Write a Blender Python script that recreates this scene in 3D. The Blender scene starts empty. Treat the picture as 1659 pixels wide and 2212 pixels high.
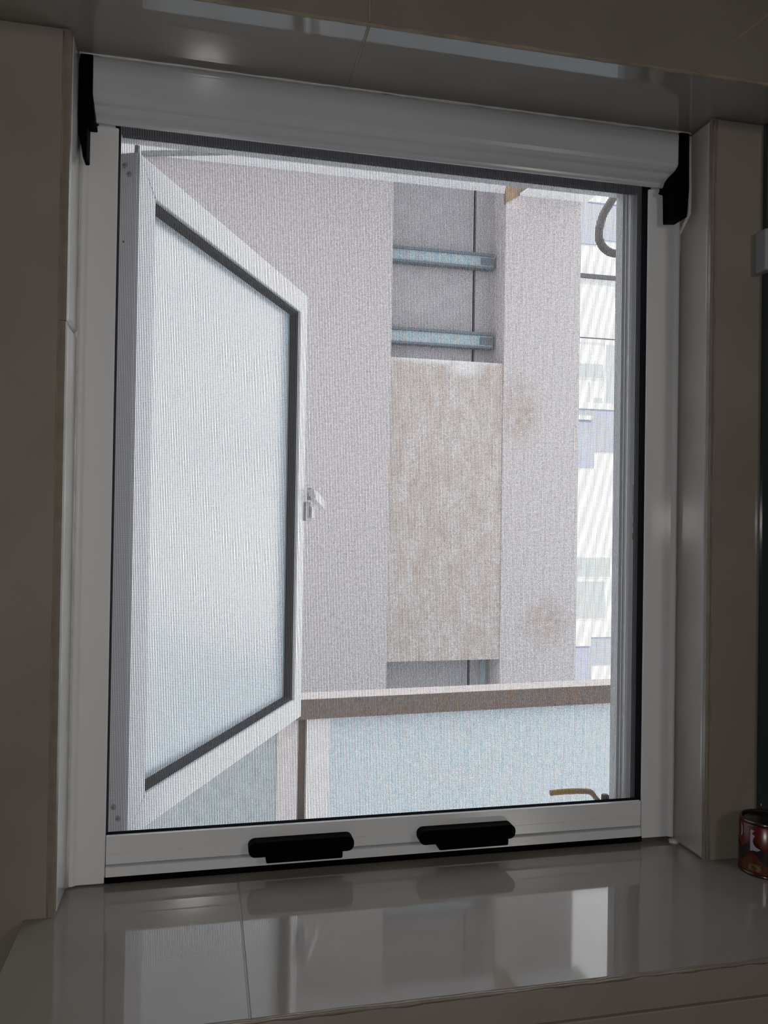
import bpy, bmesh, math, random
from mathutils import Vector, Matrix

random.seed(7)
scene = bpy.context.scene
COL = scene.collection

# ------------------------------------------------------------------ camera
YAW, PITCH, ROLL = 0.2181, 0.0103, 0.0153
CAM = Vector((0.0779, -0.7175, 0.2707))
fw = Vector((math.sin(YAW) * math.cos(PITCH), math.cos(YAW) * math.cos(PITCH), math.sin(PITCH)))
r0 = Vector((math.cos(YAW), -math.sin(YAW), 0))
u0 = r0.cross(fw)
rt = r0 * math.cos(ROLL) + u0 * math.sin(ROLL)
up = u0 * math.cos(ROLL) - r0 * math.sin(ROLL)
cd = bpy.data.cameras.new('camera')
cd.sensor_fit = 'HORIZONTAL'
cd.sensor_width = 36.0
cd.lens = 36.0 * 1740.0 / 1659.0
cd.clip_start = 0.01
cam = bpy.data.objects.new('camera', cd)
COL.objects.link(cam)
M = Matrix((rt, up, -fw)).transposed().to_4x4()
M.translation = CAM
cam.matrix_world = M
scene.camera = cam

# ------------------------------------------------------------------ light
w = bpy.data.worlds.new('sky')
scene.world = w
w.use_nodes = True
bg = w.node_tree.nodes['Background']
bg.inputs[0].default_value = (0.87, 0.935, 1.0, 1)
bg.inputs[1].default_value = 3.8

sd = bpy.data.lights.new('sun', 'SUN')
sd.energy = 7.0
sd.angle = math.radians(0.6)
sd.color = (1.0, 0.96, 0.9)
sun = bpy.data.objects.new('sun', sd)
COL.objects.link(sun)
sdir = Vector((-0.10, 1.0, -0.80)).normalized()
sun.rotation_euler = sdir.to_track_quat('-Z', 'Y').to_euler()
sun.location = (0, -5, 9)

# the phone's own flash, just beside the lens
fd = bpy.data.lights.new('phone_flash', 'SPOT')
fd.energy = 4.0
fd.shadow_soft_size = 0.004
fd.spot_size = math.radians(150)
fd.spot_blend = 0.6
fd.color = (1.0, 0.99, 0.97)
fl = bpy.data.objects.new('phone_flash', fd)
COL.objects.link(fl)
MF = M.copy()
MF.translation = CAM - rt * 0.010 + up * 0.006
fl.matrix_world = MF

# an added dim fill light, unseen behind the camera, evening out the tiles
ld = bpy.data.lights.new('fill_light', 'AREA')
ld.shape = 'DISK'
ld.size = 0.3
ld.energy = 4.5
ld.color = (1.0, 0.95, 0.88)
fill = bpy.data.objects.new('fill_light', ld)
COL.objects.link(fill)
fill.location = (1.25, -2.30, 0.90)
fill.rotation_euler = (math.radians(90), 0, math.radians(22))

scene.view_settings.view_transform = 'Standard'
scene.view_settings.look = 'None'
scene.view_settings.gamma = 1.0
scene.view_settings.use_curve_mapping = False
scene.view_settings.exposure = 0.0


# ------------------------------------------------------------------ materials
def principled(name, col, rough=0.5, metal=0.0, spec=0.5):
    m = bpy.data.materials.new(name)
    m.use_nodes = True
    b = m.node_tree.nodes['Principled BSDF']
    b.inputs['Base Color'].default_value = (*col, 1)
    b.inputs['Roughness'].default_value = rough
    b.inputs['Metallic'].default_value = metal
    b.inputs['Specular IOR Level'].default_value = spec
    return m


def noisy(name, c1, c2, scale, rough=0.5, bump=0.0, bscale=None, detail=4, spec=0.5, lo=0.35, hi=0.65, dist=0.002):
    m = principled(name, c1, rough, 0, spec)
    nt = m.node_tree
    b = nt.nodes['Principled BSDF']
    tc = nt.nodes.new('ShaderNodeTexCoord')
    n = nt.nodes.new('ShaderNodeTexNoise')
    n.inputs['Scale'].default_value = scale
    n.inputs['Detail'].default_value = detail
    nt.links.new(tc.outputs['Object'], n.inputs['Vector'])
    r = nt.nodes.new('ShaderNodeValToRGB')
    r.color_ramp.elements[0].position = lo
    r.color_ramp.elements[1].position = hi
    r.color_ramp.elements[0].color = (*c1, 1)
    r.color_ramp.elements[1].color = (*c2, 1)
    nt.links.new(n.outputs['Fac'], r.inputs['Fac'])
    nt.links.new(r.outputs['Color'], b.inputs['Base Color'])
    if bump:
        n2 = nt.nodes.new('ShaderNodeTexNoise')
        n2.inputs['Scale'].default_value = bscale or scale
        n2.inputs['Detail'].default_value = 3
        nt.links.new(tc.outputs['Object'], n2.inputs['Vector'])
        bp = nt.nodes.new('ShaderNodeBump')
        bp.inputs['Strength'].default_value = bump
        bp.inputs['Distance'].default_value = dist
        nt.links.new(n2.outputs['Fac'], bp.inputs['Height'])
        nt.links.new(bp.outputs['Normal'], b.inputs['Normal'])
    m['ramp'] = r.name
    return m


TILE = noisy('polished_beige_tile', (0.205, 0.180, 0.155), (0.235, 0.21, 0.185), 9, rough=0.045, detail=6, bump=0.02, bscale=60, dist=0.0004, spec=0.7)
LINTEL = noisy('lintel_beige_tile', (0.185, 0.162, 0.145), (0.215, 0.19, 0.17), 9, rough=0.16, detail=6, bump=0.03, bscale=80, dist=0.0004)
TILEM = noisy('satin_beige_tile', (0.232, 0.200, 0.172), (0.268, 0.234, 0.204), 9, rough=0.16, detail=6, bump=0.03, bscale=80, dist=0.0004)
GROUT = noisy('ochre_grout', (0.29, 0.235, 0.175), (0.20, 0.16, 0.12), 40, rough=0.8)
CORE = principled('mortar', (0.13, 0.105, 0.08), 0.9)
PALEB = noisy('pale_beige_tile', (0.35, 0.315, 0.285), (0.41, 0.375, 0.345), 9, rough=0.10, bump=0.05, bscale=120, dist=0.0005)
PALE = noisy('pale_reveal', (0.50, 0.48, 0.46), (0.58, 0.56, 0.54), 12, rough=0.12)
BEAD = noisy('edge_bead', (0.185, 0.155, 0.125), (0.225, 0.195, 0.16), 60, rough=0.25)
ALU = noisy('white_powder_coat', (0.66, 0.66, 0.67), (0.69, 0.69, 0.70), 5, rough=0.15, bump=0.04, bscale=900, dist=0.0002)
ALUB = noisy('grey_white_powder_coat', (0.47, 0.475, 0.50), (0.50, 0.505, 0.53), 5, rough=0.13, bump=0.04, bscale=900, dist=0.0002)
ALUD = principled('grey_powder_coat_groove', (0.33, 0.35, 0.37), 0.4)
SILIC = noisy('white_silicone', (0.50, 0.50, 0.47), (0.62, 0.62, 0.60), 80, rough=0.35, bump=0.3, bscale=150)
BLACK = principled('black_plastic', (0.0012, 0.0012, 0.0014), 0.6, spec=0.03)
BRUSH = principled('black_brush', (0.006, 0.006, 0.008), 0.95, spec=0.05)
THREAD = principled('grey_fibreglass_thread', (0.30, 0.30, 0.325), 0.6, spec=0.25)
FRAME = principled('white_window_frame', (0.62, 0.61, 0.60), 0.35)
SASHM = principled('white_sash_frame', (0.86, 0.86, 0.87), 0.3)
GASK = principled('black_gasket', (0.004, 0.004, 0.006), 0.7, spec=0.1)
SCREWM = principled('screw_steel', (0.10, 0.09, 0.08), 0.4, 0.6)
LATCH = principled('pale_latch_metal', (0.80, 0.80, 0.79), 0.35)
LATCHG = principled('grey_latch_metal', (0.34, 0.34, 0.34), 0.4)
BRASS = principled('worn_brass', (0.80, 0.52, 0.14), 0.4, 0.0)
KNOB = principled('dark_screw_knob', (0.03, 0.022, 0.018), 0.6)
HOSE = noisy('grey_hose_rubber', (0.12, 0.11, 0.10), (0.17, 0.158, 0.148), 90, rough=0.6)
STUCCO = noisy('pinkish_stucco', (0.50, 0.455, 0.45), (0.66, 0.61, 0.61), 75, rough=0.95, bump=0.5, bscale=130, dist=0.006, detail=5)
BSTUCCO = noisy('bluish_stucco', (0.60, 0.70, 0.75), (0.72, 0.80, 0.84), 60, rough=0.95, bump=0.5, bscale=140, dist=0.004, detail=5)
WSTUCCO = noisy('white_plaster', (0.80, 0.77, 0.77), (0.88, 0.86, 0.86), 30, rough=0.9, bump=0.3, bscale=90, dist=0.004)
GSTUCCO = noisy('grey_plaster', (0.42, 0.47, 0.48), (0.50, 0.55, 0.56), 40, rough=0.9, bump=0.3, bscale=90, dist=0.004)
BATTEN = noisy('grey_batten', (0.20, 0.205, 0.21), (0.27, 0.275, 0.28), 30, rough=0.9)
PINKP = noisy('pink_plaster', (0.66, 0.60, 0.59), (0.74, 0.69, 0.68), 40, rough=0.9, bump=0.3, bscale=90, dist=0.004)
SOFF = noisy('whitewashed_slab', (0.86, 0.87, 0.90), (0.93, 0.94, 0.96), 20, rough=0.9, bump=0.3, bscale=60, dist=0.004)
RECP = noisy('lilac_grey_board', (0.40, 0.385, 0.40), (0.46, 0.44, 0.45), 12, rough=0.7)
SEAM = principled('dark_seam', (0.02, 0.014, 0.014), 0.9)
GALV = noisy('galvanised_steel', (0.33, 0.43, 0.46), (0.42, 0.52, 0.55), 25, rough=0.45)
GALVD = principled('dark_steel_lip', (0.13, 0.16, 0.19), 0.5)
BROWN = noisy('brown_timber', (0.30, 0.21, 0.13), (0.10, 0.065, 0.045), 6, rough=0.8)
STONE = noisy('brown_speckled_stone', (0.115, 0.088, 0.072), (0.185, 0.145, 0.12), 140, rough=0.8, bump=0.3, bscale=150)
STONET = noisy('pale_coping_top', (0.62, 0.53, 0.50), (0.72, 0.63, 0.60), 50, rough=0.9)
WHITEB = principled('sunlit_white_render', (0.88, 0.88, 0.88), 0.9)
GLASSF = principled('pale_green_pane', (0.36, 0.40, 0.395), 0.15)
RAILD = principled('dark_railing', (0.03, 0.03, 0.035), 0.6)
GROUND = noisy('concrete_ground', (0.55, 0.54, 0.52), (0.65, 0.64, 0.62), 3, rough=0.95)
ROOM = noisy('bathroom_wall_tile', (0.20, 0.175, 0.15), (0.23, 0.205, 0.18), 5, rough=0.3)
CEILM = principled('ceiling_paint', (0.5, 0.48, 0.46), 0.9)


def stain_mix(m, stain, scale, lo, hi, zscale=1.0, centers=None):
    """brown water stains over an existing noisy() material"""
    nt = m.node_tree
    b = nt.nodes['Principled BSDF']
    src = b.inputs['Base Color'].links[0].from_socket
    tc = nt.nodes.new('ShaderNodeTexCoord')
    mp = nt.nodes.new('ShaderNodeMapping')
    mp.inputs['Scale'].default_value = (1, 1, zscale)
    nt.links.new(tc.outputs['Object'], mp.inputs['Vector'])
    n = nt.nodes.new('ShaderNodeTexNoise')
    n.inputs['Scale'].default_value = scale
    n.inputs['Detail'].default_value = 8
    n.inputs['Roughness'].default_value = 0.7
    nt.links.new(mp.outputs['Vector'], n.inputs['Vector'])
    rp = nt.nodes.new('ShaderNodeMapRange')
    rp.inputs['From Min'].default_value = lo
    rp.inputs['From Max'].default_value = hi
    nt.links.new(n.outputs['Fac'], rp.inputs['Value'])
    fac = rp.outputs['Result']
    if centers:
        tot = None
        for (cx, cy, cz, rx, rz) in centers:
            sub = nt.nodes.new('ShaderNodeVectorMath')
            sub.operation = 'SUBTRACT'
            sub.inputs[1].default_value = (cx, cy, cz)
            nt.links.new(tc.outputs['Object'], sub.inputs[0])
            mu = nt.nodes.new('ShaderNodeVectorMath')
            mu.operation = 'MULTIPLY'
            mu.inputs[1].default_value = (1 / rx, 0, 1 / rz)
            nt.links.new(sub.outputs[0], mu.inputs[0])
            ln = nt.nodes.new('ShaderNodeVectorMath')
            ln.operation = 'LENGTH'
            nt.links.new(mu.outputs[0], ln.inputs[0])
            mr = nt.nodes.new('ShaderNodeMapRange')
            mr.interpolation_type = 'SMOOTHSTEP'
            mr.inputs['From Min'].default_value = 1.0
            mr.inputs['From Max'].default_value = 0.2
            nt.links.new(ln.outputs['Value'], mr.inputs['Value'])
            if tot is None:
                tot = mr.outputs['Result']
            else:
                mx = nt.nodes.new('ShaderNodeMath')
                mx.operation = 'MAXIMUM'
                nt.links.new(tot, mx.inputs[0])
                nt.links.new(mr.outputs['Result'], mx.inputs[1])
                tot = mx.outputs[0]
        ml = nt.nodes.new('ShaderNodeMath')
        ml.operation = 'MULTIPLY'
        nt.links.new(fac, ml.inputs[0])
        nt.links.new(tot, ml.inputs[1])
        fac = ml.outputs[0]
    mix = nt.nodes.new('ShaderNodeMix')
    mix.data_type = 'RGBA'
    nt.links.new(fac, mix.inputs['Factor'])
    nt.links.new(src, mix.inputs['A'])
    mix.inputs['B'].default_value = (*stain, 1)
    nt.links.new(mix.outputs['Result'], b.inputs['Base Color'])


# stains on the opposite stucco, the apron between its openings and the coping
stain_mix(STUCCO, (0.45, 0.37, 0.32), 24, 0.35, 0.62, centers=[(1.66, 0, 0.85, 0.16, 0.26), (1.82, 0, -0.25, 0.20, 0.20)])
APRON = noisy('stained_apron_stucco', (0.50, 0.44, 0.41), (0.67, 0.61, 0.585), 80, rough=0.95, bump=0.5, bscale=130, dist=0.006, detail=5)
stain_mix(APRON, (0.45, 0.37, 0.31), 22, 0.40, 0.72, zscale=0.35)
stain_mix(APRON, (0.86, 0.84, 0.86), 16, 0.22, 0.45, centers=[(1.36, 0, 1.075, 0.13, 0.085), (1.25, 0, 1.092, 0.40, 0.035)])
stain_mix(STONE, (0.17, 0.085, 0.03), 26, 0.56, 0.66)

FROST = bpy.data.materials.new('frosted_glass')
FROST.use_nodes = True
nt = FROST.node_tree
for n_ in list(nt.nodes):
    nt.nodes.remove(n_)
out = nt.nodes.new('ShaderNodeOutputMaterial')
tr = nt.nodes.new('ShaderNodeBsdfTranslucent')
tr.inputs[0].default_value = (0.76, 0.82, 0.86, 1)
df = nt.nodes.new('ShaderNodeBsdfDiffuse')
df.inputs[0].default_value = (0.80, 0.85, 0.89, 1)
gl = nt.nodes.new('ShaderNodeBsdfGlossy')
gl.inputs['Roughness'].default_value = 0.28
fr = nt.nodes.new('ShaderNodeFresnel')
fr.inputs[0].default_value = 1.45
m1 = nt.nodes.new('ShaderNodeMixShader')
m1.inputs[0].default_value = 0.5
m2 = nt.nodes.new('ShaderNodeMixShader')
nt.links.new(tr.outputs[0], m1.inputs[1])
nt.links.new(df.outputs[0], m1.inputs[2])
fm = nt.nodes.new('ShaderNodeMath')
fm.operation = 'MULTIPLY'
fm.inputs[1].default_value = 0.35
nt.links.new(fr.outputs[0], fm.inputs[0])
nt.links.new(fm.outputs[0], m2.inputs[0])
nt.links.new(m1.outputs[0], m2.inputs[1])
nt.links.new(gl.outputs[0], m2.inputs[2])
nt.links.new(m2.outputs[0], out.inputs[0])

DGLASS = bpy.data.materials.new('dark_green_glass')
DGLASS.use_nodes = True
b = DGLASS.node_tree.nodes['Principled BSDF']
b.inputs['Base Color'].default_value = (0.028, 0.038, 0.034, 1)
b.inputs['Roughness'].default_value = 0.05


# ------------------------------------------------------------------ helpers
def tag(o, label=None, cat=None, group=None, kind=None):
    if label:
        o['label'] = label
    if cat:
        o['category'] = cat
    if group:
        o['group'] = group
    if kind:
        o['kind'] = kind
    return o


def empty(name, loc=(0, 0, 0)):
    o = bpy.data.objects.new(name, None)
    o.empty_display_size = 0.05
    o.location = loc
    COL.objects.link(o)
    return o


def link(name, bm, mat, parent=None, smooth=False):
    me = bpy.data.meshes.new(name)
    bm.normal_update()
    bm.to_mesh(me)
    bm.free()
    if smooth:
        for p in me.polygons:
            p.use_smooth = True
    me.materials.append(mat)
    o = bpy.data.objects.new(name, me)
    COL.objects.link(o)
    if parent is not None:
        o.parent = parent
        o.matrix_parent_inverse = Matrix.Translation(-world_loc(parent))
    return o


def world_loc(o):
    v = Vector((0, 0, 0))
    return o.location.copy() if o.type == 'EMPTY' else v


def add_box(bm, x0, x1, y0, y1, z0, z1, bev=0.0, seg=2):
    r = bmesh.ops.create_cube(bm, size=1.0)
    vs = r['verts']
    for v in vs:
        v.co = Vector(((x0 + x1) / 2 + v.co.x * (x1 - x0), (y0 + y1) / 2 + v.co.y * (y1 - y0), (z0 + z1) / 2 + v.co.z * (z1 - z0)))
    if bev:
        es = list({e for v in vs for e in v.link_edges})
        bmesh.ops.bevel(bm, geom=es, offset=bev, segments=seg, affect='EDGES', profile=0.5)


def box(name, mat, x0, x1, y0, y1, z0, z1, parent=None, bev=0.0, seg=2):
    bm = bmesh.new()
    add_box(bm, x0, x1, y0, y1, z0, z1, bev, seg)
    return link(name, bm, mat, parent)


def add_prism(bm, pts, axis, a0, a1):
    """extrude the 2D polygon along axis; pts are the other two coordinates in x,y,z order"""
    def mk(p, a):
        if axis == 0:
            return (a, p[0], p[1])
        if axis == 1:
            return (p[0], a, p[1])
        return (p[0], p[1], a)
    A = [bm.verts.new(mk(p, a0)) for p in pts]
    B = [bm.verts.new(mk(p, a1)) for p in pts]
    n = len(pts)
    for i in range(n):
        bm.faces.new((A[i], A[(i + 1) % n], B[(i + 1) % n], B[i]))
    bm.faces.new(A[::-1])
    bm.faces.new(B)
    bmesh.ops.recalc_face_normals(bm, faces=bm.faces[:])


def prism(name, mat, pts, axis, a0, a1, parent=None, bev=0.0, seg=2):
    bm = bmesh.new()
    add_prism(bm, pts, axis, a0, a1)
    if bev:
        bmesh.ops.bevel(bm, geom=bm.edges[:], offset=bev, segments=seg, affect='EDGES', profile=0.5)
    return link(name, bm, mat, parent)


def add_tube(bm, pts, rad, seg=12, caps=True):
    pts = [Vector(p) for p in pts]
    rings = []
    prev = None
    for i, p in enumerate(pts):
        t = (pts[min(i + 1, len(pts) - 1)] - pts[max(i - 1, 0)]).normalized()
        if prev is None:
            a = Vector((0, 0, 1)) if abs(t.z) < 0.9 else Vector((1, 0, 0))
            nrm = t.cross(a).normalized()
        else:
            nrm = (prev - t * prev.dot(t)).normalized()
        prev = nrm
        bn = t.cross(nrm)
        r = rad[i] if isinstance(rad, (list, tuple)) else rad
        rings.append([bm.verts.new(p + (nrm * math.cos(2 * math.pi * k / seg) + bn * math.sin(2 * math.pi * k / seg)) * r) for k in range(seg)])
    for a, b_ in zip(rings, rings[1:]):
        for k in range(seg):
            bm.faces.new((a[k], a[(k + 1) % seg], b_[(k + 1) % seg], b_[k]))
    if caps:
        bm.faces.new(rings[0][::-1])
        bm.faces.new(rings[-1])
    bmesh.ops.recalc_face_normals(bm, faces=bm.faces[:])


def tube(name, mat, pts, rad, parent=None, seg=12):
    bm = bmesh.new()
    add_tube(bm, pts, rad, seg)
    return link(name, bm, mat, parent, smooth=True)


def spline(P, n=10):
    P = [Vector(p) for p in P]
    Q = [P[0]] + P + [P[-1]]
    o = []
    for i in range(1, len(Q) - 2):
        for k in range(n):
            t = k / n
            a, b_, c, d = Q[i - 1], Q[i], Q[i + 1], Q[i + 2]
            o.append(0.5 * (2 * b_ + (c - a) * t + (2 * a - 5 * b_ + 4 * c - d) * t * t + (3 * b_ - a - 3 * c + d) * t ** 3))
    o.append(P[-1])
    return o


# ================================================================== ROOM SHELL
XL, XR, YB, ZF, ZC = -1.0, 1.4, -2.4, -1.2, 1.35
bm = bmesh.new()
add_box(bm, -4, -0.034, -0.045, 0.045, ZF - 0.05, 0.657)
add_box(bm, 0.5385, 4, -0.045, 0.045, ZF - 0.05, 0.657)
add_box(bm, -0.034, 0.5385, -0.045, 0.045, ZF - 0.05, -0.046)
add_box(bm, -4, 4, -0.107, 0.045, 0.657, 6.5)
wall = tag(link('wall_front', bm, CORE), kind='structure')

bm = bmesh.new()
add_box(bm, -4, -0.070, 0.046, 0.14, -4, 0.70)
add_box(bm, 0.600, 4, 0.046, 0.14, -4, 0.70)
add_box(bm, -0.070, 0.600, 0.046, 0.14, -4, -0.060)
add_box(bm, -4, 4, 0.046, 0.14, 0.70, 6.5)
tag(link('wall_outside', bm, WSTUCCO), kind='structure')

# soffit tiles under the lintel, joint at x = 0.195
g = 0.0016
xs = [-1.0, -0.405, 0.195, 0.795, 1.4]
for a, c in zip(xs, xs[1:]):
    box('tile', TILE, a + g / 2, c - g / 2, -0.1085, 0.03, 0.653, 0.6572, wall, 0.0006, 1)
# lintel face tiles; the right-hand pair meets along a slanted cut
zl0, zl1 = 0.6535, 1.25
for a, c in ((-1.0, -0.405), (-0.405, 0.195)):
    box('tile', LINTEL, a + g / 2, c - g / 2, -0.112, -0.1072, zl0, zl1, wall, 0.0006, 1)
sl = 0.0308 / 0.0262
cutx = lambda z: 0.4815 + (z - 0.6587) * sl
prism('tile', LINTEL, [(0.195 + g / 2, zl0), (cutx(zl0) - 0.0009, zl0), (cutx(0.95) - 0.0009, 0.95), (0.195 + g / 2, 0.95)], 1, -0.112, -0.1072, wall)
prism('tile', LINTEL, [(cutx(zl0) + 0.0009, zl0), (1.4, zl0), (1.4, 0.95), (cutx(0.95) + 0.0009, 0.95)], 1, -0.112, -0.1072, wall)
box('tile', LINTEL, 0.195 + g / 2, 1.4, -0.112, -0.1072, 0.9515, zl1, wall, 0.0006, 1)
# grout lines of lintel and soffit
bm = bmesh.new()
add_box(bm, 0.195 - g, 0.195 + g, -0.1112, -0.1070, 0.655, 1.25)
add_box(bm, 0.195 - g, 0.195 + g, -0.1080, 0.0, 0.6536, 0.658)
add_prism(bm, [(cutx(0.654) - 0.0012, 0.654), (cutx(0.654) + 0.0012, 0.654), (cutx(0.95) + 0.0012, 0.95), (cutx(0.95) - 0.0012, 0.95)], 1, -0.1113, -0.1070)
link('grout_joint', bm, GROUT, wall)
# the bead of grout along the lower edge of the lintel
bm = bmesh.new()
random.seed(3)
pts = [(-1.0 + i * 0.012, -0.1105 + random.uniform(-.0002, .0002), 0.6535 + random.uniform(-.0003, .0003)) for i in range(200)]
add_tube(bm, pts, [0.0017 + random.uniform(-.0003, .0003) for _ in pts], 6)
link('edge_bead', bm, GROUT, wall, True)

# piers either side of the window: faces, reveals and corner beads
box('tile', TILEM, -0.97, -0.0365, -0.050, -0.0452, -1.15, 0.652, wall, 0.0006, 1)
box('tile', TILEM, 0.5405, 1.38, -0.050, -0.0452, -0.041, 0.652, wall, 0.0006, 1)
box('reveal_strip', PALE, -0.0385, -0.0300, -0.0485, 0.018, -0.041, 0.4225, wall, 0.0034, 4)
box('reveal_strip', PALE, -0.0385, -0.0300, -0.0485, 0.018, 0.4235, 0.652, wall, 0.0034, 4)
box('tile', PALEB, 0.5345, 0.5425, -0.0465, 0.018, -0.041, 0.652, wall, 0.0030, 4)
prism('corner_bead', BEAD, [(-0.0365, -0.0500), (-0.0335, -0.0502), (-0.0315, -0.0490), (-0.0305, -0.0470), (-0.034, -0.044), (-0.037, -0.046)], 2, -0.041, 0.4228, wall)
prism('corner_bead', BEAD, [(-0.0365, -0.0500), (-0.0330, -0.0502), (-0.0310, -0.0490), (-0.0303, -0.0470), (-0.034, -0.044), (-0.037, -0.046)], 2, 0.4232, 0.652, wall)
prism('corner_bead', BEAD, [(0.5405, -0.0500), (0.5375, -0.0506), (0.5352, -0.0495), (0.5345, -0.0468), (0.538, -0.044), (0.541, -0.046)], 2, -0.041, 0.652, wall)
tube('grout_line', GROUT, [(-0.0366 + random.uniform(-.0002, .0002), -0.0501, -0.04 + i * 0.03) for i in range(24)], 0.0006, wall, 5)
tube('grout_line', GROUT, [(0.5400 + random.uniform(-.0003, .0003), -0.0502, -0.04 + i * 0.03) for i in range(24)], 0.0008, wall, 5)
tube('grout_line', GROUT, [(0.5362 + random.uniform(-.0003, .0003), -0.0504, -0.04 + i * 0.03) for i in range(24)], 0.0006, wall, 5)

# silicone round the screen
sil = []
tube('silicone_bead', SILIC, [(-0.0305 + random.uniform(-.0004, .0004), -0.0005 if z < 0.60 else -0.014, z) for z in [-0.04 + i * 0.015 for i in range(47)]], [0.0022 + random.uniform(-.0008, .0006) for _ in range(47)], wall, 6)
tube('silicone_bead', SILIC, [(0.5348, 0.001 if z < 0.56 else -0.016, z) for z in [-0.04 + i * 0.015 for i in range(47)]], [0.0013 + random.uniform(-.0005, .0006) + (0.0008 if i > 38 else 0) for i in range(47)], wall, 6)
tube('silicone_bead', SILIC, [(-0.03 + i * 0.0113, -0.0170, 0.6528 + random.uniform(-.0003, .0003)) for i in range(51)], [0.0012 + random.uniform(-.0004, .0005) for _ in range(51)], wall, 6)
bm = bmesh.new()
bmesh.ops.create_icosphere(bm, subdivisions=2, radius=0.005, matrix=Matrix.Translation((0.5325, -0.004, -0.040)))
for v in bm.verts:
    v.co.z = -0.0405 + (v.co.z + 0.0405) * 0.5
    v.co += Vector((random.uniform(-.001, .001), random.uniform(-.001, .001), 0))
link('silicone_blob', bm, SILIC, wall, True)

# sill ledge in front of the window
ledge = tag(box('trim_1', CORE, -0.050, 1.4, -0.206, -0.0455, ZF, -0.0465), kind='structure')
xs = [-0.054, 0.1105, 0.7105, 1.38]
for a, c in zip(xs, xs[1:]):
    box('tile', TILE, a + 0.0004, c - 0.0004, -0.2075, -0.0005 if False else 0.02, -0.0465, -0.041, ledge, 0.0006, 1)
    box('tile', TILEM, a + 0.0004, c - 0.0004, -0.2105, -0.2062, -0.0655, -0.0425, ledge, 0.0006, 1)
    box('tile', TILEM, a + 0.0004, c - 0.0004, -0.2105, -0.2062, -0.365, -0.0672, ledge, 0.0006, 1)
box('tile', TILEM, -0.0545, -0.0502, -0.2062, -0.0502, -0.365, -0.0470, ledge, 0.0006, 1)
bm = bmesh.new()
random.seed(5)
pts = [(-0.054 + i * 0.012, -0.2095 + random.uniform(-.0003, .0003), -0.0418 + random.uniform(-.0003, .0003)) for i in range(120)]
add_tube(bm, pts, [0.0016 + random.uniform(-.0004, .0004) for _ in pts], 6)
link('edge_bead', bm, BEAD, ledge, True)
box('grout_joint', BEAD, 0.1099, 0.1111, -0.2070, 0.0, -0.0465, -0.0415, ledge)

# the rest of the bathroom, behind the camera
tag(box('wall_left', ROOM, XL - 0.1, XL, YB - 0.1, -0.046, ZF, ZC), kind='structure')
tag(box('wall_right', ROOM, XR, XR + 0.1, YB - 0.1, -0.046, ZF, ZC), kind='structure')
tag(box('wall_back', ROOM, XL, XR, YB - 0.1, YB, ZF, ZC), kind='structure')
tag(box('floor', ROOM, XL - 0.1, XR + 0.1, YB - 0.1, -0.046, ZF - 0.1, ZF), kind='structure')
tag(box('ceiling', CEILM, XL - 0.1, XR + 0.1, YB - 0.1, -0.108, ZC, ZC + 0.1), kind='structure')

# ================================================================== WINDOW
win = tag(empty('window_1', (0.25, 0.06, -0.05)), kind='structure')
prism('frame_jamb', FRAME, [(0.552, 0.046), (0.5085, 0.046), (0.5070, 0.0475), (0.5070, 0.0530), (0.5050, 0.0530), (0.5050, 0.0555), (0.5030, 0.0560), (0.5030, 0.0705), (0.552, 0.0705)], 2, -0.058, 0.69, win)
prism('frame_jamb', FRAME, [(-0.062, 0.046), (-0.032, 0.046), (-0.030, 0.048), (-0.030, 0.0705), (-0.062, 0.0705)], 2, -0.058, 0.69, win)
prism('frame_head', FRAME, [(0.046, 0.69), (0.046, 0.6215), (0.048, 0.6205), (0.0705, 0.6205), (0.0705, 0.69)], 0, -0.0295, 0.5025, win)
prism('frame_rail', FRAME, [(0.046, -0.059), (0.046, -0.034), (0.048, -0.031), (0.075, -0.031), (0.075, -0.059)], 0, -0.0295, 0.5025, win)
# strike plate on the right jamb, with rust marks
sp = box('strike_plate', FRAME, 0.5095, 0.5205, 0.0445, 0.0462, 0.277, 0.314, win, 0.0006, 1)
RUST = noisy('rust_stain', (0.20, 0.15, 0.12), (0.34, 0.30, 0.27), 160, rough=0.9)
bm = bmesh.new()
add_box(bm, 0.5112, 0.5188, 0.0440, 0.0446, 0.2795, 0.3115, 0.0002, 1)
link('strike_recess', bm, ALUD, sp)
bm = bmesh.new()
for (x, z, rx, rz) in ((0.5135, 0.289, .0016, .0022), (0.5195, 0.3135, .0022, .0016), (0.516, 0.270, .0038, .0060), (0.5155, 0.258, .0042, .0052)):
    v = bmesh.ops.create_icosphere(bm, subdivisions=2, radius=1, matrix=Matrix.Translation((x, 0.0446 if z > 0.275 else 0.0458, z)) @ Matrix.Diagonal((rx, 0.0010, rz, 1)))
link('rust_mark', bm, RUST, sp, True)

# stay lever on the bottom of the frame
lv = spline([(0.4305, 0.060, -0.0085), (0.448, 0.060, -0.0078), (0.470, 0.060, -0.0088), (0.4765, 0.060, -0.0105), (0.4815, 0.060, -0.0160), (0.488, 0.060, -0.0225), (0.4925, 0.060, -0.0285)], 6)
n_ = len(lv)
bm = bmesh.new()
add_tube(bm, lv, [0.0031 - 0.0017 * max(0, (i - n_ * 0.45) / (n_ * 0.55)) for i in range(n_)], 10)
for v in bm.verts:
    v.co.y = 0.060 + (v.co.y - 0.060) * 0.6
stay = link('stay_lever', bm, BRASS, win, True)
bm = bmesh.new()
bmesh.ops.create_cone(bm, cap_ends=True, segments=16, radius1=0.0046, radius2=0.0040, depth=0.018, matrix=Matrix.Translation((0.4925, 0.060, -0.0225)))
bmesh.ops.bevel(bm, geom=[e for e in bm.edges if len(e.link_faces) == 2 and e.calc_face_angle() > 1], offset=0.0008, segments=2, affect='EDGES')
link('pivot_knob', bm, KNOB, stay)

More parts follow.
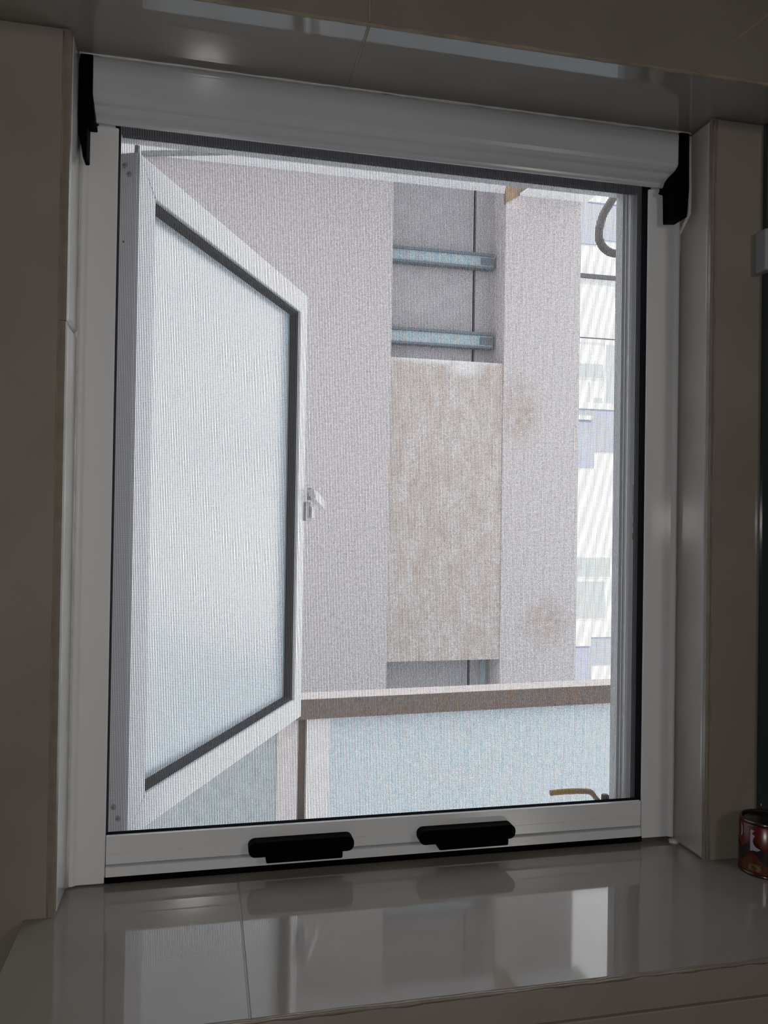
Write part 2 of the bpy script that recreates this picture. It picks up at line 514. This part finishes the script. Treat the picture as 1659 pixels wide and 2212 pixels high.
# --- the sash, swung outwards about its left edge
HX, HY = 0.012, 0.060
ANG = math.radians(64.26)
DR = Vector((math.cos(ANG), math.sin(ANG), 0))
NN = Vector((DR.y, -DR.x, 0))


def S(s, t, z):
    return Vector((HX, HY, 0)) + DR * s - NN * t + Vector((0, 0, z))


def sash_box(bm, s0, s1, t0, t1, z0, z1, bev=0.0):
    b2 = bmesh.new()
    add_box(b2, s0, s1, t0, t1, z0, z1, bev, 2)
    for v in b2.verts:
        v.co = S(v.co.x, v.co.y, v.co.z)
    # the mapping mirrors: flip
    for f in b2.faces:
        f.normal_flip()
    tmp = bpy.data.meshes.new('tmp')
    b2.to_mesh(tmp)
    b2.free()
    bm.from_mesh(tmp)
    bpy.data.meshes.remove(tmp)


Z0, Z1, SW, FWD, TH = -0.0275, 0.6092, 0.4885, 0.0315, 0.038
bm = bmesh.new()


def mitre(bm, outer, inner, t0, t1):
    """one frame member from its four corner points in (s, z), bevelled at the face"""
    e = 0.0012
    c = [sum(p[0] for p in outer + inner) / 4, sum(p[1] for p in outer + inner) / 4]
    P_ = [outer[0], outer[1], inner[1], inner[0]]
    sh = [(p[0] + (e if p[0] < c[0] else -e) * 0.5, p[1] + (e if p[1] < c[1] else -e) * 0.5) for p in P_]
    A = [bm.verts.new(S(p[0], t1, p[1])) for p in P_]
    B = [bm.verts.new(S(p[0], t0 + e, p[1])) for p in P_]
    D = [bm.verts.new(S(p[0], t0, p[1])) for p in sh]
    for U, V in ((A, B), (B, D)):
        for i in range(4):
            bm.faces.new((U[i], U[(i + 1) % 4], V[(i + 1) % 4], V[i]))
    bm.faces.new(A)
    bm.faces.new(D)


O = [(0, Z0), (SW, Z0), (SW, Z1), (0, Z1)]
I = [(FWD, Z0 + FWD), (SW - FWD, Z0 + FWD), (SW - FWD, Z1 - FWD), (FWD, Z1 - FWD)]
for i in range(4):
    j = (i + 1) % 4
    mitre(bm, [O[i], O[j]], [I[i], I[j]], 0.0, TH)
bmesh.ops.recalc_face_normals(bm, faces=bm.faces[:])
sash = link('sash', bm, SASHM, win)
bm = bmesh.new()
sash_box(bm, FWD - 0.004, SW - FWD + 0.004, 0.016, 0.020, Z0 + FWD - 0.004, Z1 - FWD + 0.004)
link('glass_pane', bm, FROST, sash)
gi = 0.0050
for (s0, s1, z0, z1) in ((FWD, FWD + gi, Z0 + FWD, Z1 - FWD), (SW - FWD - gi, SW - FWD, Z0 + FWD, Z1 - FWD), (FWD, SW - FWD, Z0 + FWD, Z0 + FWD + gi), (FWD, SW - FWD, Z1 - FWD - gi, Z1 - FWD)):
    bm = bmesh.new()
    sash_box(bm, s0, s1, 0.004, 0.016, z0, z1, 0.001)
    link('gasket', bm, GASK, sash)
for (t, z) in ((0.0145, 0.598), (0.0097, 0.5895), (0.0138, 0.0015), (0.0090, -0.0085)):
    bm = bmesh.new()
    ax = -DR
    q = ax.to_track_quat('Z', 'Y').to_matrix().to_4x4()
    bmesh.ops.create_cone(bm, cap_ends=True, segments=14, radius1=0.0030, radius2=0.0024, depth=0.0012, matrix=Matrix.Translation(S(-0.0005, t, z)) @ q)
    sc = link('screw', bm, LATCHG, sash)
    bm = bmesh.new()
    bmesh.ops.create_cone(bm, cap_ends=True, segments=10, radius1=0.0012, radius2=0.0012, depth=0.0012, matrix=Matrix.Translation(S(-0.0010, t, z)) @ q)
    for v in bm.verts:
        pass
    o = link('screw', bm, SCREWM, sash)
bm = bmesh.new()
bmesh.ops.create_cone(bm, cap_ends=True, segments=10, radius1=0.0010, radius2=0.0010, depth=0.0010, matrix=Matrix.Translation(S(-0.0003, 0.0145, 0.5265)) @ q)
link('screw_hole', bm, KNOB, sash)
for z0, z1 in ((Z1, Z1 + 0.0075), (Z0 - 0.003, Z0)):
    tube('hinge_pin', LATCHG, [S(0.003, 0.004, z0), S(0.003, 0.004, z1)], 0.0022, sash, 10)
# edge profile ribs that the camera sees on the hinge side
bm = bmesh.new()
sash_box(bm, -0.0012, 0.0, 0.0015, 0.0048, Z0, Z1 - 0.001)
link('edge_rib', bm, SASHM, sash)
bm = bmesh.new()
sash_box(bm, -0.0012, 0.0, 0.019, 0.030, Z0, Z1 + 0.002)
link('edge_rib', bm, SASHM, sash)
# latch on the free edge
bm = bmesh.new()
sash_box(bm, SW - 0.004, SW + 0.017, -0.004, 0.010, 0.268, 0.297, 0.0015)
la = link('latch', bm, LATCHG, sash)
bm = bmesh.new()
b2 = [(SW - 0.002, 0.3155), (SW + 0.018, 0.3120), (SW + 0.052, 0.2990), (SW + 0.052, 0.2860), (SW + 0.030, 0.2935), (SW + 0.004, 0.3010)]
A = [bm.verts.new(S(p[0], -0.016, p[1])) for p in b2]
B = [bm.verts.new(S(p[0], -0.006, p[1])) for p in b2]
for i in range(6):
    bm.faces.new((A[i], A[(i + 1) % 6], B[(i + 1) % 6], B[i]))
bm.faces.new(A)
bm.faces.new(B[::-1])
bmesh.ops.recalc_face_normals(bm, faces=bm.faces[:])
link('latch_lever', bm, LATCH, sash)
bm = bmesh.new()
sash_box(bm, SW + 0.012, SW + 0.024, -0.008, 0.001, 0.272, 0.290, 0.001)
link('latch_tongue', bm, LATCH, sash)
tube('latch_pivot', LATCHG, [S(SW + 0.006, -0.006, 0.318), S(SW + 0.006, -0.006, 0.300)], 0.0042, sash, 10)

# ================================================================== ROLLER INSECT SCREEN
scr = tag(empty('roller_insect_screen', (0.25, 0.0, -0.041)),
          'white aluminium roller insect screen with grey mesh and black handles filling the window recess', 'insect screen')
prof = [(0.012, 0.6525), (-0.0145, 0.6525), (-0.0162, 0.6520), (-0.0178, 0.6495), (-0.0182, 0.6470), (-0.0182, 0.6455), (-0.0180, 0.6450),
        (-0.0180, 0.6215), (-0.0172, 0.6180), (-0.0145, 0.6150), (-0.0118, 0.6135), (-0.0112, 0.6125), (-0.0112, 0.6100), (-0.0100, 0.6085),
        (-0.0078, 0.6072), (-0.0062, 0.6060), (-0.0058, 0.6040), (-0.0050, 0.6020), (-0.0035, 0.6018), (-0.0030, 0.6100), (0.012, 0.6250)]
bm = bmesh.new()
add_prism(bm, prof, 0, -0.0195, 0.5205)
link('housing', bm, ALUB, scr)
# black end caps
capl = [(-0.0285, 0.6505), (-0.0190, 0.6508), (-0.0188, 0.6193), (-0.0170, 0.5990), (-0.0168, 0.5958), (-0.0300, 0.5958), (-0.0303, 0.6407)]
c_ = prism('end_cap', BLACK, capl, 1, -0.0205, 0.012, scr, 0.0006, 1)
prism('end_cap_tail', BLACK, [(-0.0300, 0.5970), (-0.0226, 0.5970), (-0.0226, 0.5672), (-0.0258, 0.5660), (-0.0268, 0.5730), (-0.0298, 0.5860)], 1, -0.0190, 0.0, c_, 0.0006, 1)
capr = [(0.5205, 0.6512), (0.5305, 0.6510), (0.5312, 0.5985), (0.5300, 0.5800), (0.5286, 0.5689), (0.5156, 0.5676), (0.5148, 0.5967), (0.5098, 0.5975), (0.5118, 0.6020), (0.5131, 0.6087), (0.5185, 0.6150), (0.5204, 0.6198)]
c_ = prism('end_cap', BLACK, capr, 1, -0.0205, 0.002, scr, 0.0006, 1)
tube('end_cap_clip', BLACK, [(0.5285, -0.0195, 0.585), (0.5262, -0.0200, 0.570)], 0.0016, c_, 8)
# side guides
prism('guide_rail', ALU, [(-0.0300, 0.0060), (-0.0300, 0.0002), (-0.0294, -0.0010), (-0.0284, -0.0019), (-0.0270, -0.0023), (-0.0256, -0.0020), (-0.0243, -0.0012), (-0.0234, -0.0004), (-0.0226, 0.0), (-0.0010, 0.0), (0.0, 0.0008), (0.0, 0.0030), (-0.0030, 0.0030), (-0.0030, 0.022), (-0.0300, 0.022)], 2, -0.0395, 0.6015, scr)
prism('guide_rail', ALU, [(0.5342, 0.0060), (0.5342, 0.0002), (0.5338, -0.0014), (0.5328, -0.0025), (0.5314, -0.0028), (0.5300, -0.0022), (0.5288, -0.0010), (0.5280, 0.0), (0.5010, 0.0), (0.5000, 0.0008), (0.5000, 0.0025), (0.5035, 0.0025), (0.5035, 0.022), (0.5342, 0.022)], 2, -0.0365, 0.6015, scr)
box('guide_brush', BRUSH, -0.0028, 0.0004, 0.0030, 0.012, -0.039, 0.612, scr)
box('guide_brush', BRUSH, 0.4992, 0.5030, 0.0025, 0.012, -0.038, 0.612, scr)
box('guide_brush', BRUSH, 0.4992, 0.5040, 0.0160, 0.021, -0.038, 0.64, scr)
box('guide_brush', BRUSH, -0.0030, 0.0004, 0.0160, 0.021, -0.038, 0.64, scr)
box('head_brush', BRUSH, 0.0008, 0.4988, 0.0175, 0.024, 0.6045, 0.645, scr)
# pull bar
barp = [(0.0, -0.0004), (0.0, -0.0152), (0.0006, -0.0156), (0.0002, -0.0160), (0.0002, -0.0240), (0.0012, -0.0246), (0.0012, -0.0262), (-0.0004, -0.0268), (-0.0006, -0.0345), (0.004, -0.0345), (0.004, -0.0004)]
bm = bmesh.new()
add_prism(bm, barp, 0, 0.0006, 0.4988)
bar = link('pull_bar', bm, ALU, scr)
box('bar_groove', ALUD, 0.0008, 0.4986, 0.0004, 0.0011, -0.0262, -0.0246, bar)
box('bar_brush', BRUSH, 0.0006, 0.4990, 0.0042, 0.0088, -0.0100, 0.0004, bar)
box('bottom_seal', BLACK, -0.0004, 0.5000, -0.0002, 0.010, -0.0400, -0.0347, bar)


def rounded(x0, x1, z0, z1, r, n=6):
    o = []
    for cx, cz, a in ((x1 - r, z1 - r, 0), (x0 + r, z1 - r, 90), (x0 + r, z0 + r, 180), (x1 - r, z0 + r, 270)):
        for k in range(n + 1):
            t = math.radians(a + 90 * k / n)
            o.append((cx + r * math.cos(t), cz + r * math.sin(t)))
    return o


for (x0, x1, t0, t1) in ((0.1192, 0.2117, 0.1342, 0.2010), (0.2718, 0.3640, 0.2895, 0.3560)):
    hb = prism('handle', BLACK, rounded(x0, x1, -0.0226, -0.0098, 0.0056), 1, -0.0125, -0.0002, bar, 0.0006, 1)
    prism('handle_lip', BLACK, rounded(t0, t1, -0.0272, -0.0200, 0.0012, 3), 1, -0.0150, -0.0010, hb, 0.0005, 1)

# the mesh: fibreglass yarns woven at 1.42 mm, every one a small rod
V, F = [], []
PIT = 0.00142


def rod(p, q, wv, dv):
    k = len(V)
    p, q, wv, dv = Vector(p), Vector(q), Vector(wv), Vector(dv)
    for c in (p, q):
        V.extend([c + wv, c + dv, c - wv, c - dv])
    for i in range(4):
        j = (i + 1) % 4
        F.append((k + i, k + j, k + 4 + j, k + 4 + i))


random.seed(11)
n = int(0.505 / PIT)
for i in range(n + 1):
    x = -0.002 + i * PIT + random.uniform(-3e-5, 3e-5)
    rod((x, 0.0136, -0.003), (x, 0.0136, 0.64), (0.00031, 0, 0), (0, 0.00012, 0))
n = int(0.64 / PIT)
for i in range(n + 1):
    z = -0.003 + i * PIT + random.uniform(-3e-5, 3e-5)
    rod((-0.002, 0.0139, z), (0.5035, 0.0139, z), (0, 0, 0.00009), (0, 0.0001, 0))
me = bpy.data.meshes.new('mesh')
me.from_pydata([tuple(v) for v in V], [], F)
me.materials.append(THREAD)
o = bpy.data.objects.new('mesh_screen', me)
COL.objects.link(o)
o.parent = scr
o.matrix_parent_inverse = Matrix.Translation(-scr.location)
o['kind'] = 'stuff'

# ================================================================== GLASS SHEET AND TIN
gp = tag(empty('glass_panel', (0.75, -0.053, -0.041)), 'dark greenish glass sheet clamped to the tiled pier at the right edge', 'glass panel')
bm = bmesh.new()
add_box(bm, 0.5890, 1.20, -0.0565, -0.0503, -0.0405, 0.6515, 0.0014, 3)
link('glass_sheet', bm, DGLASS, gp)
box('clamp', ALUD, 0.5815, 0.609, -0.0655, -0.0503, 0.509, 0.548, gp, 0.0015, 2)

TCX, TCY, TZ, TR, TH_ = 0.5785, -0.0770, -0.041, 0.0222, 0.0480
tin = tag(empty('food_tin', (TCX, TCY, TZ)), 'small red food tin with white lettering and gold band standing on the sill ledge', 'tin')
RED = noisy('red_print', (0.085, 0.008, 0.006), (0.105, 0.011, 0.008), 60, rough=0.25)
DARKP = principled('black_print', (0.012, 0.008, 0.008), 0.25)
AMB = noisy('amber_print', (0.085, 0.026, 0.011), (0.06, 0.015, 0.007), 70, rough=0.25)
WHITEP = principled('white_print', (0.33, 0.29, 0.35), 0.3)
GOLDP = noisy('gold_print', (0.18, 0.125, 0.045), (0.05, 0.03, 0.012), 500, rough=0.3, detail=1, lo=0.45, hi=0.55)
STEEL = principled('tin_steel', (0.12, 0.10, 0.095), 0.2, 0.9)


def lathe(name, mat, prof, parent, seg=48):
    bm = bmesh.new()
    rings = [[bm.verts.new((TCX + r * math.cos(2 * math.pi * k / seg), TCY + r * math.sin(2 * math.pi * k / seg), TZ + z)) for k in range(seg)] for r, z in prof]
    for a, c in zip(rings, rings[1:]):
        for k in range(seg):
            bm.faces.new((a[k], a[(k + 1) % seg], c[(k + 1) % seg], c[k]))
    bm.faces.new(rings[0][::-1])
    bm.faces.new(rings[-1])
    return link(name, bm, mat, parent, True)


lathe('can_body', RED, [(TR - .0008, 0.002), (TR - .0004, 0.003), (TR - .0004, TH_ - .004), (TR - .0016, TH_ - .003)], tin)
lathe('rim', STEEL, [(TR - .0030, 0.0), (TR, 0.0002), (TR + .0004, 0.0012), (TR, 0.0024), (TR - .0008, 0.0028)], tin)
lathe('rim', STEEL, [(TR - .0016, TH_ - .0034), (TR - .0010, TH_ - .0028), (TR - .0006, TH_ - .0014), (TR - .0016, TH_), (TR - .0030, TH_ - .0006), (TR - .0034, TH_ - .0030)], tin)
lathe('lid', STEEL, [(TR - .0036, TH_ - .0034), (TR - .0036, TH_ - .0018), (TR - .0060, TH_ - .0022), (TR - .0066, TH_ - .0026), (TR - .0075, TH_ - .0022)], tin)


def wrap(name, mat, polys, lift=0.0003):
    """a printed shape on the tin: polygons of (angle in degrees, height) laid on the cylinder"""
    bm = bmesh.new()
    for poly in polys:
        b2 = bmesh.new()
        f = b2.faces.new([b2.verts.new((math.radians(a - 25) * TR, 0, z)) for a, z in poly])
        for k in range(3):
            bmesh.ops.subdivide_edges(b2, edges=[e for e in b2.edges if e.calc_length() > 0.003], cuts=1, use_grid_fill=True)
        bmesh.ops.triangulate(b2, faces=b2.faces[:])
        for v in b2.verts:
            a = v.co.x / TR
            v.co = Vector((TCX + (TR + lift) * math.cos(a), TCY + (TR + lift) * math.sin(a), TZ + v.co.z))
        me_ = bpy.data.meshes.new('t')
        b2.to_mesh(me_)
        b2.free()
        bm.from_mesh(me_)
        bpy.data.meshes.remove(me_)
    bmesh.ops.recalc_face_normals(bm, faces=bm.faces[:])
    return link(name, bm, mat, tin, True)


# angle: 180 = left limb of the tin, 232 = towards the camera
band = [(170 + i * 6, 0.0195 + 0.0045 * math.sin(i * 0.55 + 2.3)) for i in range(21)]
wrap('dark_band', DARKP, [[(a, z - 0.0035), (a2, z2 - 0.0035), (a2, z2 + 0.0075), (a, z + 0.0075)] for (a, z), (a2, z2) in zip(band, band[1:])], 0.0001)
wrap('amber_band', AMB, [[(170 + i * 12, 0.0035), (182 + i * 12, 0.0035), (182 + i * 12, 0.0165), (170 + i * 12, 0.0165)] for i in range(11)], 0.00005)
LET = [[(226, 0.0385), (233, 0.0378), (229, 0.0350), (228, 0.0345), (225.5, 0.0345)],
       [(225.5, 0.0345), (228, 0.0345), (234, 0.0322), (231, 0.0300), (230, 0.0270), (225, 0.0270)],
       [(225, 0.0270), (230, 0.0270), (232, 0.0235), (236, 0.0210), (244, 0.0195), (238, 0.0172), (231, 0.0172), (225, 0.0160)]]
wrap('white_letter', WHITEP, [[(226 + (a_ - 226) * 1.25, z_ * 0.85 + 0.0085) for a_, z_ in p_] for p_ in LET], 0.0003)
wrap('white_roundel', WHITEP, [[(196 + 7 * math.cos(math.radians(t)), 0.0375 + 0.0058 * math.sin(math.radians(t))) for t in range(-80, 81, 20)] + [(196 + 2.5 * math.cos(math.radians(t)), 0.0375 + 0.0045 * math.sin(math.radians(t))) for t in range(80, -81, -20)]], 0.0003)
wrap('gold_text_block', GOLDP, [[(222, 0.0050), (250, 0.0050), (250, 0.0115), (222, 0.0115)]], 0.0003)

# ================================================================== OUTSIDE
tag(box('ground', GROUND, -12, 16, 0.14, 22, -4.1, -4.0), kind='structure')

# the house opposite
YW = 3.2
nb = tag(empty('neighbour_house', (0.0, YW, -4.0)), 'pinkish stucco house wall with recessed openings facing the open window', 'building')
R0, R1 = 0.970, 1.568
bm = bmesh.new()
add_box(bm, -4, R0, YW, YW + 2.8, -4, 2.4)
add_box(bm, R1, 1.989, YW, YW + 2.8, -4, 2.4)
add_box(bm, R0, R1, YW + 0.30, YW + 2.8, -4, 2.4)
link('stucco_wall', bm, STUCCO, nb)
box('apron_panel', APRON, R0, R1, YW + 0.006, YW + 0.30, -0.4345, 1.0895, nb)
box('apron_panel', APRON, R0, R1, YW + 0.006, YW + 0.30, -3.2, -1.9, nb)
for (z0, z1) in ((1.0895, 2.4), (-1.9, -0.4345)):
    box('shutter_board', RECP, R0, 1.452, YW + 0.172, YW + 0.20, z0, z1, nb)
    box('shutter_board', RECP, 1.464, R1, YW + 0.172, YW + 0.20, z0, z1, nb)
    box('board_seam', SEAM, 1.450, 1.466, YW + 0.19, YW + 0.21, z0, z1, nb)
for (z0, z1) in ((1.610, 1.690), (1.187, 1.270)):
    rl = box('steel_rail', GALV, R0, 1.548, YW + 0.125, YW + 0.150, z0 + 0.012, z1 - 0.012, nb)
    box('rail_lip', GALVD, R0, 1.550, YW + 0.112, YW + 0.165, z1 - 0.014, z1, rl)
    box('rail_lip', GALVD, R0, 1.550, YW + 0.118, YW + 0.165, z0, z0 + 0.012, rl)
    box('rail_end', GALVD, 1.478, 1.548, YW + 0.121, YW + 0.127, z0 + 0.020, z1 - 0.024, rl)
box('shutter_rod', GALV, 1.520, 1.545, YW + 0.155, YW + 0.172, -1.9, -0.4345, nb)
# whitewashed overhanging slab with a triangular gap beside the recess
zs = 1.967
bm = bmesh.new()
y0, y1 = 2.3, YW
add_prism(bm, [(-4, y0), (1.40, y0), (1.499, 3.015), (1.560, y1), (-4, y1)], 2, zs, zs + 0.18)
add_prism(bm, [(1.40, y0), (2.02, y0), (2.02, y1), (1.641, y1), (1.668, 3.033), (1.499, 3.015)], 2, zs, zs + 0.010)
link('overhang_slab', bm, SOFF, nb)
prism('timber_wedge', BROWN, [(1.563, 1.918), (1.750, 2.036), (1.750, 2.12), (1.560, 2.12)], 1, YW - 0.006, YW + 0.02, nb)
prism('slab_batten', BATTEN, [(-0.24, 3.160), (0.36, 2.990), (0.36, 3.005), (-0.24, 3.185)], 2, zs - 0.018, zs, nb)

# parapet wall with stone coping
par = tag(empty('parapet_wall', (0.9, 1.83, -4.0)), 'low parapet wall with brown stone coping and bluish stucco below it', 'wall')
bm = bmesh.new()


def slant(x, y):
    return y + (x - 0.9) * math.tan(math.radians(3.6))


def slab_rot(name, mat, x0, x1, ya, yb, z0, z1, parent):
    bm = bmesh.new()
    add_box(bm, x0, x1, ya, yb, z0, z1)
    for v in bm.verts:
        v.co.y = slant(v.co.x, v.co.y)
    return link(name, bm, mat, parent)


slab_rot('stone_coping', STONE, -1.2, 3.0, 1.790, 1.8795, -0.3460, -0.2853, par)
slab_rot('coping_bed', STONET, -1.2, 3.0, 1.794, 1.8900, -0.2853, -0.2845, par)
slab_rot('stucco_panel', BSTUCCO, 0.4705, 3.0, 1.822, 1.875, -4, -0.3462, par)
slab_rot('wall_border', WSTUCCO, 0.397, 0.4700, 1.806, 1.875, -4, -0.3462, par)
slab_rot('corner_gap', BROWN, 0.355, 0.396, 1.85, 1.875, -4, -0.3462, par)
slab_rot('wall_border', PINKP, 0.306, 0.370, 1.815, 1.875, -4, -0.3462, par)
slab_rot('stucco_panel', GSTUCCO, -1.2, 0.3050, 1.818, 1.875, -4, -0.3462, par)

# hose hanging in a loop off our own outer wall
hp = spline([(0.70, 0.150, 0.80), (0.675, 0.22, 0.778), (0.648, 0.29, 0.752), (0.630, 0.30, 0.733), (0.617, 0.30, 0.714), (0.6055, 0.30, 0.693), (0.6010, 0.30, 0.667), (0.6090, 0.30, 0.6510), (0.6286, 0.30, 0.6450), (0.655, 0.28, 0.647), (0.69, 0.22, 0.655), (0.72, 0.150, 0.665)], 8)
hose = tag(tube('hose', HOSE, hp, 0.0057, None, 14), 'grey hose hanging in a loop outside the top right corner of the window', 'hose')

# the sunlit block of flats beyond the corner
YF = 10.7
fb = tag(empty('apartment_block', (6.5, YF, -4.0)), 'sunlit white apartment block seen beyond the corner of the stucco house', 'building')
box('facade', WHITEB, 2.5, 14, YF, YF + 3, -4, 9, fb)
SHADE = noisy('painted_blue_grey_shade', (0.26, 0.28, 0.36), (0.29, 0.31, 0.39), 3, rough=0.9)  # shade below the slabs, put into the colour of these bands
XS = 5.90
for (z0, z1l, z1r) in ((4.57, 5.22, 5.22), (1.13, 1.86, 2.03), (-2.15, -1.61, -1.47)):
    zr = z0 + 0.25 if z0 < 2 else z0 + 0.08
    box('shade_band', SHADE, 2.5, XS, YF - 0.03, YF, z0, z1r, fb)
    box('shade_band', SHADE, XS, 14, YF - 0.03, YF, zr, z1r, fb)
    box('balcony_slab', WHITEB, 2.5, 14, YF - 0.06, YF, z1r, z1r + 0.09, fb)
box('ledge', WHITEB, 2.5, 5.84, YF - 0.075, YF, 1.86, 1.92, fb)
box('ledge', WHITEB, 2.5, 5.86, YF - 0.075, YF, -1.60, -1.28, fb)
for (x0, x1, z0, z1) in ((5.50, 6.03, 2.50, 2.74), (6.06, 6.70, 2.10, 3.05), (5.76, 5.82, 2.12, 2.46), (5.86, 6.03, 2.10, 2.22), (5.40, 6.20, -0.56, -0.24), (5.40, 6.12, -1.20, -0.60), (6.30, 7.2, -1.2, -0.3)):
    wn = box('window', WHITEB, x0, x1, YF - 0.03, YF, z0, z1, fb)
    box('pane', GLASSF, x0 + 0.015, x1 - 0.015, YF - 0.036, YF - 0.03, z0 + 0.015, z1 - 0.015, wn)
box('railing', RAILD, 2.5, 14, YF - 0.10, YF - 0.05, 4.03, 4.09, fb)
box('railing', RAILD, 2.5, 14, YF - 0.09, YF - 0.07, 3.10, 3.118, fb)
